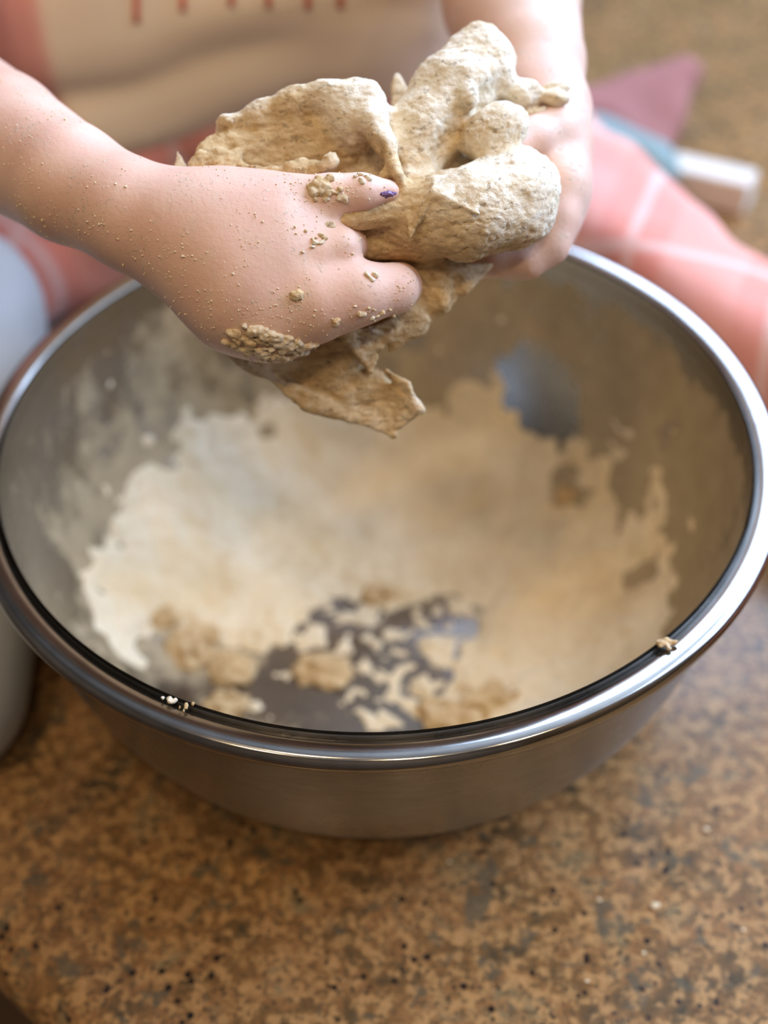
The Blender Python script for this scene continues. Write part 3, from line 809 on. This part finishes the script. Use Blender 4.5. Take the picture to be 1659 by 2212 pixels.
# ------------------------------------------------------------------ other things on the counter
def cloth(name, prims, lo, hi, mat, label, cat, w=0.003, fr=25, vox=0.003):
    v, qd = sdf_mesh(name, prims, lo, hi, vox, lambda p: w * noise(p, fr), w * 1.5, 2)
    v[:, 2] = np.maximum(v[:, 2], ZT + 0.0006)
    c = np.array([v[:, 0].mean(), v[:, 1].mean(), ZT]); o = link(name, mesh(name, v - c, qd), mat); o.location = c
    return setp(o, label, cat)
gp = [(cone(rel(-0.183, -0.046, -0.092), rel(-0.192, 0.06, -0.065), 0.040, 0.046), 0.02, 1), (cone(rel(-0.192, 0.06, -0.065), rel(-0.20, 0.135, -0.040), 0.046, 0.046), 0.02, 1),
      (cone(rel(-0.27, 0.0, -0.08), rel(-0.26, 0.12, -0.01), 0.05, 0.05), 0.03, 1)]
cloth('grey_cloth', gp, rel(-0.40, -0.12, -0.1195), rel(-0.08, 0.26, 0.08), M_GREY, 'smooth pale grey cloth bundled on the counter left of the bowl', 'cloth', 0.004, 14)
a_, b_, c_ = on_z(1250, 245, ZT + 0.03), on_z(1475, 165, ZT + 0.035), on_z(1400, 320, ZT + 0.01)
cloth('pink_cloth', [(tri(a_, b_, c_, 0.012), 0.01, 1), (tri(a_, c_, on_z(1230, 330, ZT + 0.01), 0.012), 0.01, 1)], rel(-0.1, 0.25, -0.1195), rel(0.4, 0.75, 0.0), M_PINK,
      'dull pink cloth corner on the counter behind the plaid trousers', 'cloth', 0.004, 30)
a_, b_ = on_z(1275, 318, ZT + 0.022), on_z(1400, 362, ZT + 0.022)
cloth('teal_cloth', [(cone(a_, b_, 0.021, 0.019), 0.01, 1)], rel(0.0, 0.2, -0.1195), rel(0.4, 0.6, 0.0), M_TEAL, 'muted teal rolled cloth between the pink trousers and dull pink cloth', 'cloth', 0.002, 30)

def rot_box(name, c, half, rz, mat, bevel, label, cat):
    o = box(name, (-half[0], -half[1], -half[2]), half, mat, None, bevel); o.location = c; o.rotation_euler = (0, 0, rz)
    for p in o.data.polygons: p.use_smooth = False
    return setp(o, label, cat)
wc = on_z(1532, 395, ZT + 0.012)
rot_box('white_block', (wc[0], wc[1], ZT + 0.0115), (0.027, 0.011, 0.011), -0.50, M_WHITE, 0.002, 'small white rectangular block lying on the counter behind the pink trousers', 'block')

# ------------------------------------------------------------------ dough and flour stuck to the hand
HB_ = BVHTree.FromPolygons([tuple(x) for x in BV], [tuple(int(i) for i in x) for x in BQ])
def on_hand(px, py):
    d_ = Vector(at(px, py, 1.0) - CAM).normalized(); h_ = HB_.ray_cast(Vector(CAM), d_)
    return (None, None) if h_[0] is None else (np.array(h_[0]), np.array(h_[1]))
def inside(poly, x, y): return poly_sd(poly, np.array([x]), np.array([y]))[0]
def cluster(name, pts, label, cat, group, fl, vox=0.00035, am=0.0004):
    c = np.mean([p for p, r in pts], 0)
    pr = [(ell(p - c, EYE, (r, r * 0.9, r * 0.8)), 0.0006, 1) for p, r in pts]
    R = max(np.abs(p - c).max() + r for p, r in pts) + 0.002
    v, qd = sdf_mesh(name, pr, (-R,) * 3, (R,) * 3, vox, lambda p: am * fbm(p, 700, 2), am * 1.5, 1)
    me = mesh(name, v, qd); attr(me, 'floury', np.full(len(v), fl)); o = link(name, me, M_DOUGH); o.location = c
    return setp(o, label, cat, group)
rs = np.random.RandomState(8)
CR = [(470, 728), (500, 706), (545, 700), (600, 716), (655, 738), (745, 742), (700, 775), (640, 786), (560, 778), (510, 758)]
pts = []
while len(pts) < 150:
    x, y = rs.uniform(465, 750), rs.uniform(695, 790)
    sd = inside(CR, x, y)
    if sd < 2: continue
    p, n = on_hand(x, y)
    if p is None: continue
    top = np.clip(1 - (y - 705) / 60, 0.25, 1)
    pts.append((p + n * 0.0003, rs.uniform(0.0006, 0.0012) + 0.0009 * top * rs.uniform(0, 1)))
cluster('dough_crust', pts, 'crumbly grey-beige dough crust stuck along the lower edge of the hand', 'dough crust', None, 0.45)
def smear(px, py, rx, ry, n, r0_, r1_, seed):
    rr_ = np.random.RandomState(seed); L = []
    for _ in range(n):
        p, nn_ = on_hand(px + rr_.normal() * rx, py + rr_.normal() * ry)
        if p is not None: L.append((p + nn_ * 0.0002, rr_.uniform(r0_, r1_)))
    return L
BITS = [(641, 636, 5, 5, 7, 0.0008, 0.0015, 0.25, 'round tan dough crumb on the back of the hand'),
        (726, 697, 4, 4, 5, 0.0006, 0.0012, 0.2, 'small brown dough crumb at the root of the lowest finger'),
        (690, 402, 12, 10, 16, 0.0009, 0.0019, 0.3, 'knobbly dough bit stuck on the knuckle of the top finger'),
        (722, 428, 16, 12, 14, 0.0006, 0.0012, 0.4, 'thin dough smear below the knuckle of the top finger'),
        (800, 598, 8, 4, 6, 0.0005, 0.0009, 0.7, 'pale flour crumb on top of the lowest finger'),
        (812, 676, 14, 6, 9, 0.0006, 0.0012, 0.5, 'greyish dough bit under the tip of the lowest finger'),
        (775, 385, 16, 4, 9, 0.0005, 0.0009, 0.75, 'pale flour crust along the upper edge of the top finger'),
        (680, 520, 18, 14, 12, 0.0004, 0.0008, 0.5, 'scattered dough flecks beside the crease of the middle knuckle')]
for k, (px, py, rx, ry, n, ra, rb_, f_, lab) in enumerate(BITS):
    L = smear(px, py, rx, ry, n, ra, rb_, 20 + k)
    if L: cluster('dough_crumb', L, lab, 'dough crumb', 'dough crumbs stuck to the hand', f_)

# flour specks dusted on the skin: far too many to count, one object
ico = bmesh.new(); bmesh.ops.create_icosphere(ico, subdivisions=1, radius=1.0)
iv = np.array([v.co for v in ico.verts]); ifc = np.array([[v.index for v in f.verts] for f in ico.faces]); ico.free()
VS, FS = [], []
rs = np.random.RandomState(4); cnt_ = 0; tries = 0
while cnt_ < 650 and tries < 9000:
    tries += 1
    x, y = rs.uniform(0, 900), rs.uniform(120, 790)
    w_ = noise(np.array([[x * 0.012, y * 0.012, 0.3]]), 1.0)[0] + 0.35 * (y > 400 + 0.3 * x)
    if rs.uniform(-0.2, 0.9) > w_: continue
    p, n = on_hand(x, y)
    if p is None or np.linalg.norm(p - CAM) > 0.56: continue
    sc_ = rs.uniform(0.00012, 0.00032) * (1.6 if rs.uniform() < 0.08 else 1)
    VS.append(p + n * sc_ * 0.4 + iv * sc_ * rs.uniform(0.6, 1.4, 3)); FS.append(ifc + cnt_ * len(iv)); cnt_ += 1
fo = link('flour_specks', mesh('flour_specks', np.concatenate(VS), np.concatenate(FS)), M_FLOUR)
setp(fo, 'fine flour specks dusted over the forearm and hand', 'flour', kind='stuff')

# crumbs on the rim and the counter
def rim_pt(px, py): return on_z(px, py, ZR + 0.0002)
for k, (px, py, n, ra, rb_, f_, lab) in enumerate(((1437, 1390, 12, 0.0007, 0.0013, 0.3, 'tan dough crumb sitting on the right front of the polished rim'),
                                                  (372, 1512, 10, 0.0004, 0.0008, 1.0, 'whitish flour crust on the left front of the bowl rim'),
                                                  (402, 1528, 6, 0.0005, 0.0009, -0.5, 'dark dried dough bit on the rim beside the whitish crust'))):
    rr_ = np.random.RandomState(60 + k); L = []
    for _ in range(n):
        p = rim_pt(px + rr_.normal() * 9, py + rr_.normal() * 6); r_ = rr_.uniform(ra, rb_); L.append((p + np.array([0, 0, r_ * 0.5]), r_))
    cluster('rim_crumb', L, lab, 'dough crumb', 'crumbs on the bowl rim', f_)
for k, (px, py, r_, lab) in enumerate(((1415, 1958, 0.0016, 'largest white flour speck on the counter at the lower right'), (1390, 2060, 0.0009, 'white flour speck below the largest one on the counter'),
                                       (1525, 1794, 0.0012, 'white flour speck on the counter nearest the right side of the bowl'), (1293, 1945, 0.0010, 'white flour speck just left of the largest one on the counter'),
                                       (1268, 2120, 0.0008, 'tiny white flour speck near the bottom edge of the counter'), (1605, 2010, 0.0008, 'tiny white flour speck at the far right of the counter'),
                                       (970, 1862, 0.0008, 'tiny white flour speck on the counter in front of the bowl'))):
    p = on_z(px, py, ZT)
    blob('flour_speck', p + np.array([0, 0, r_ * 0.35]), r_, r_ * 0.8, r_ * 0.6, 80 + k, lab, 'flour speck', 'flour specks on the counter', None, 1.0, None, M_FLOUR)
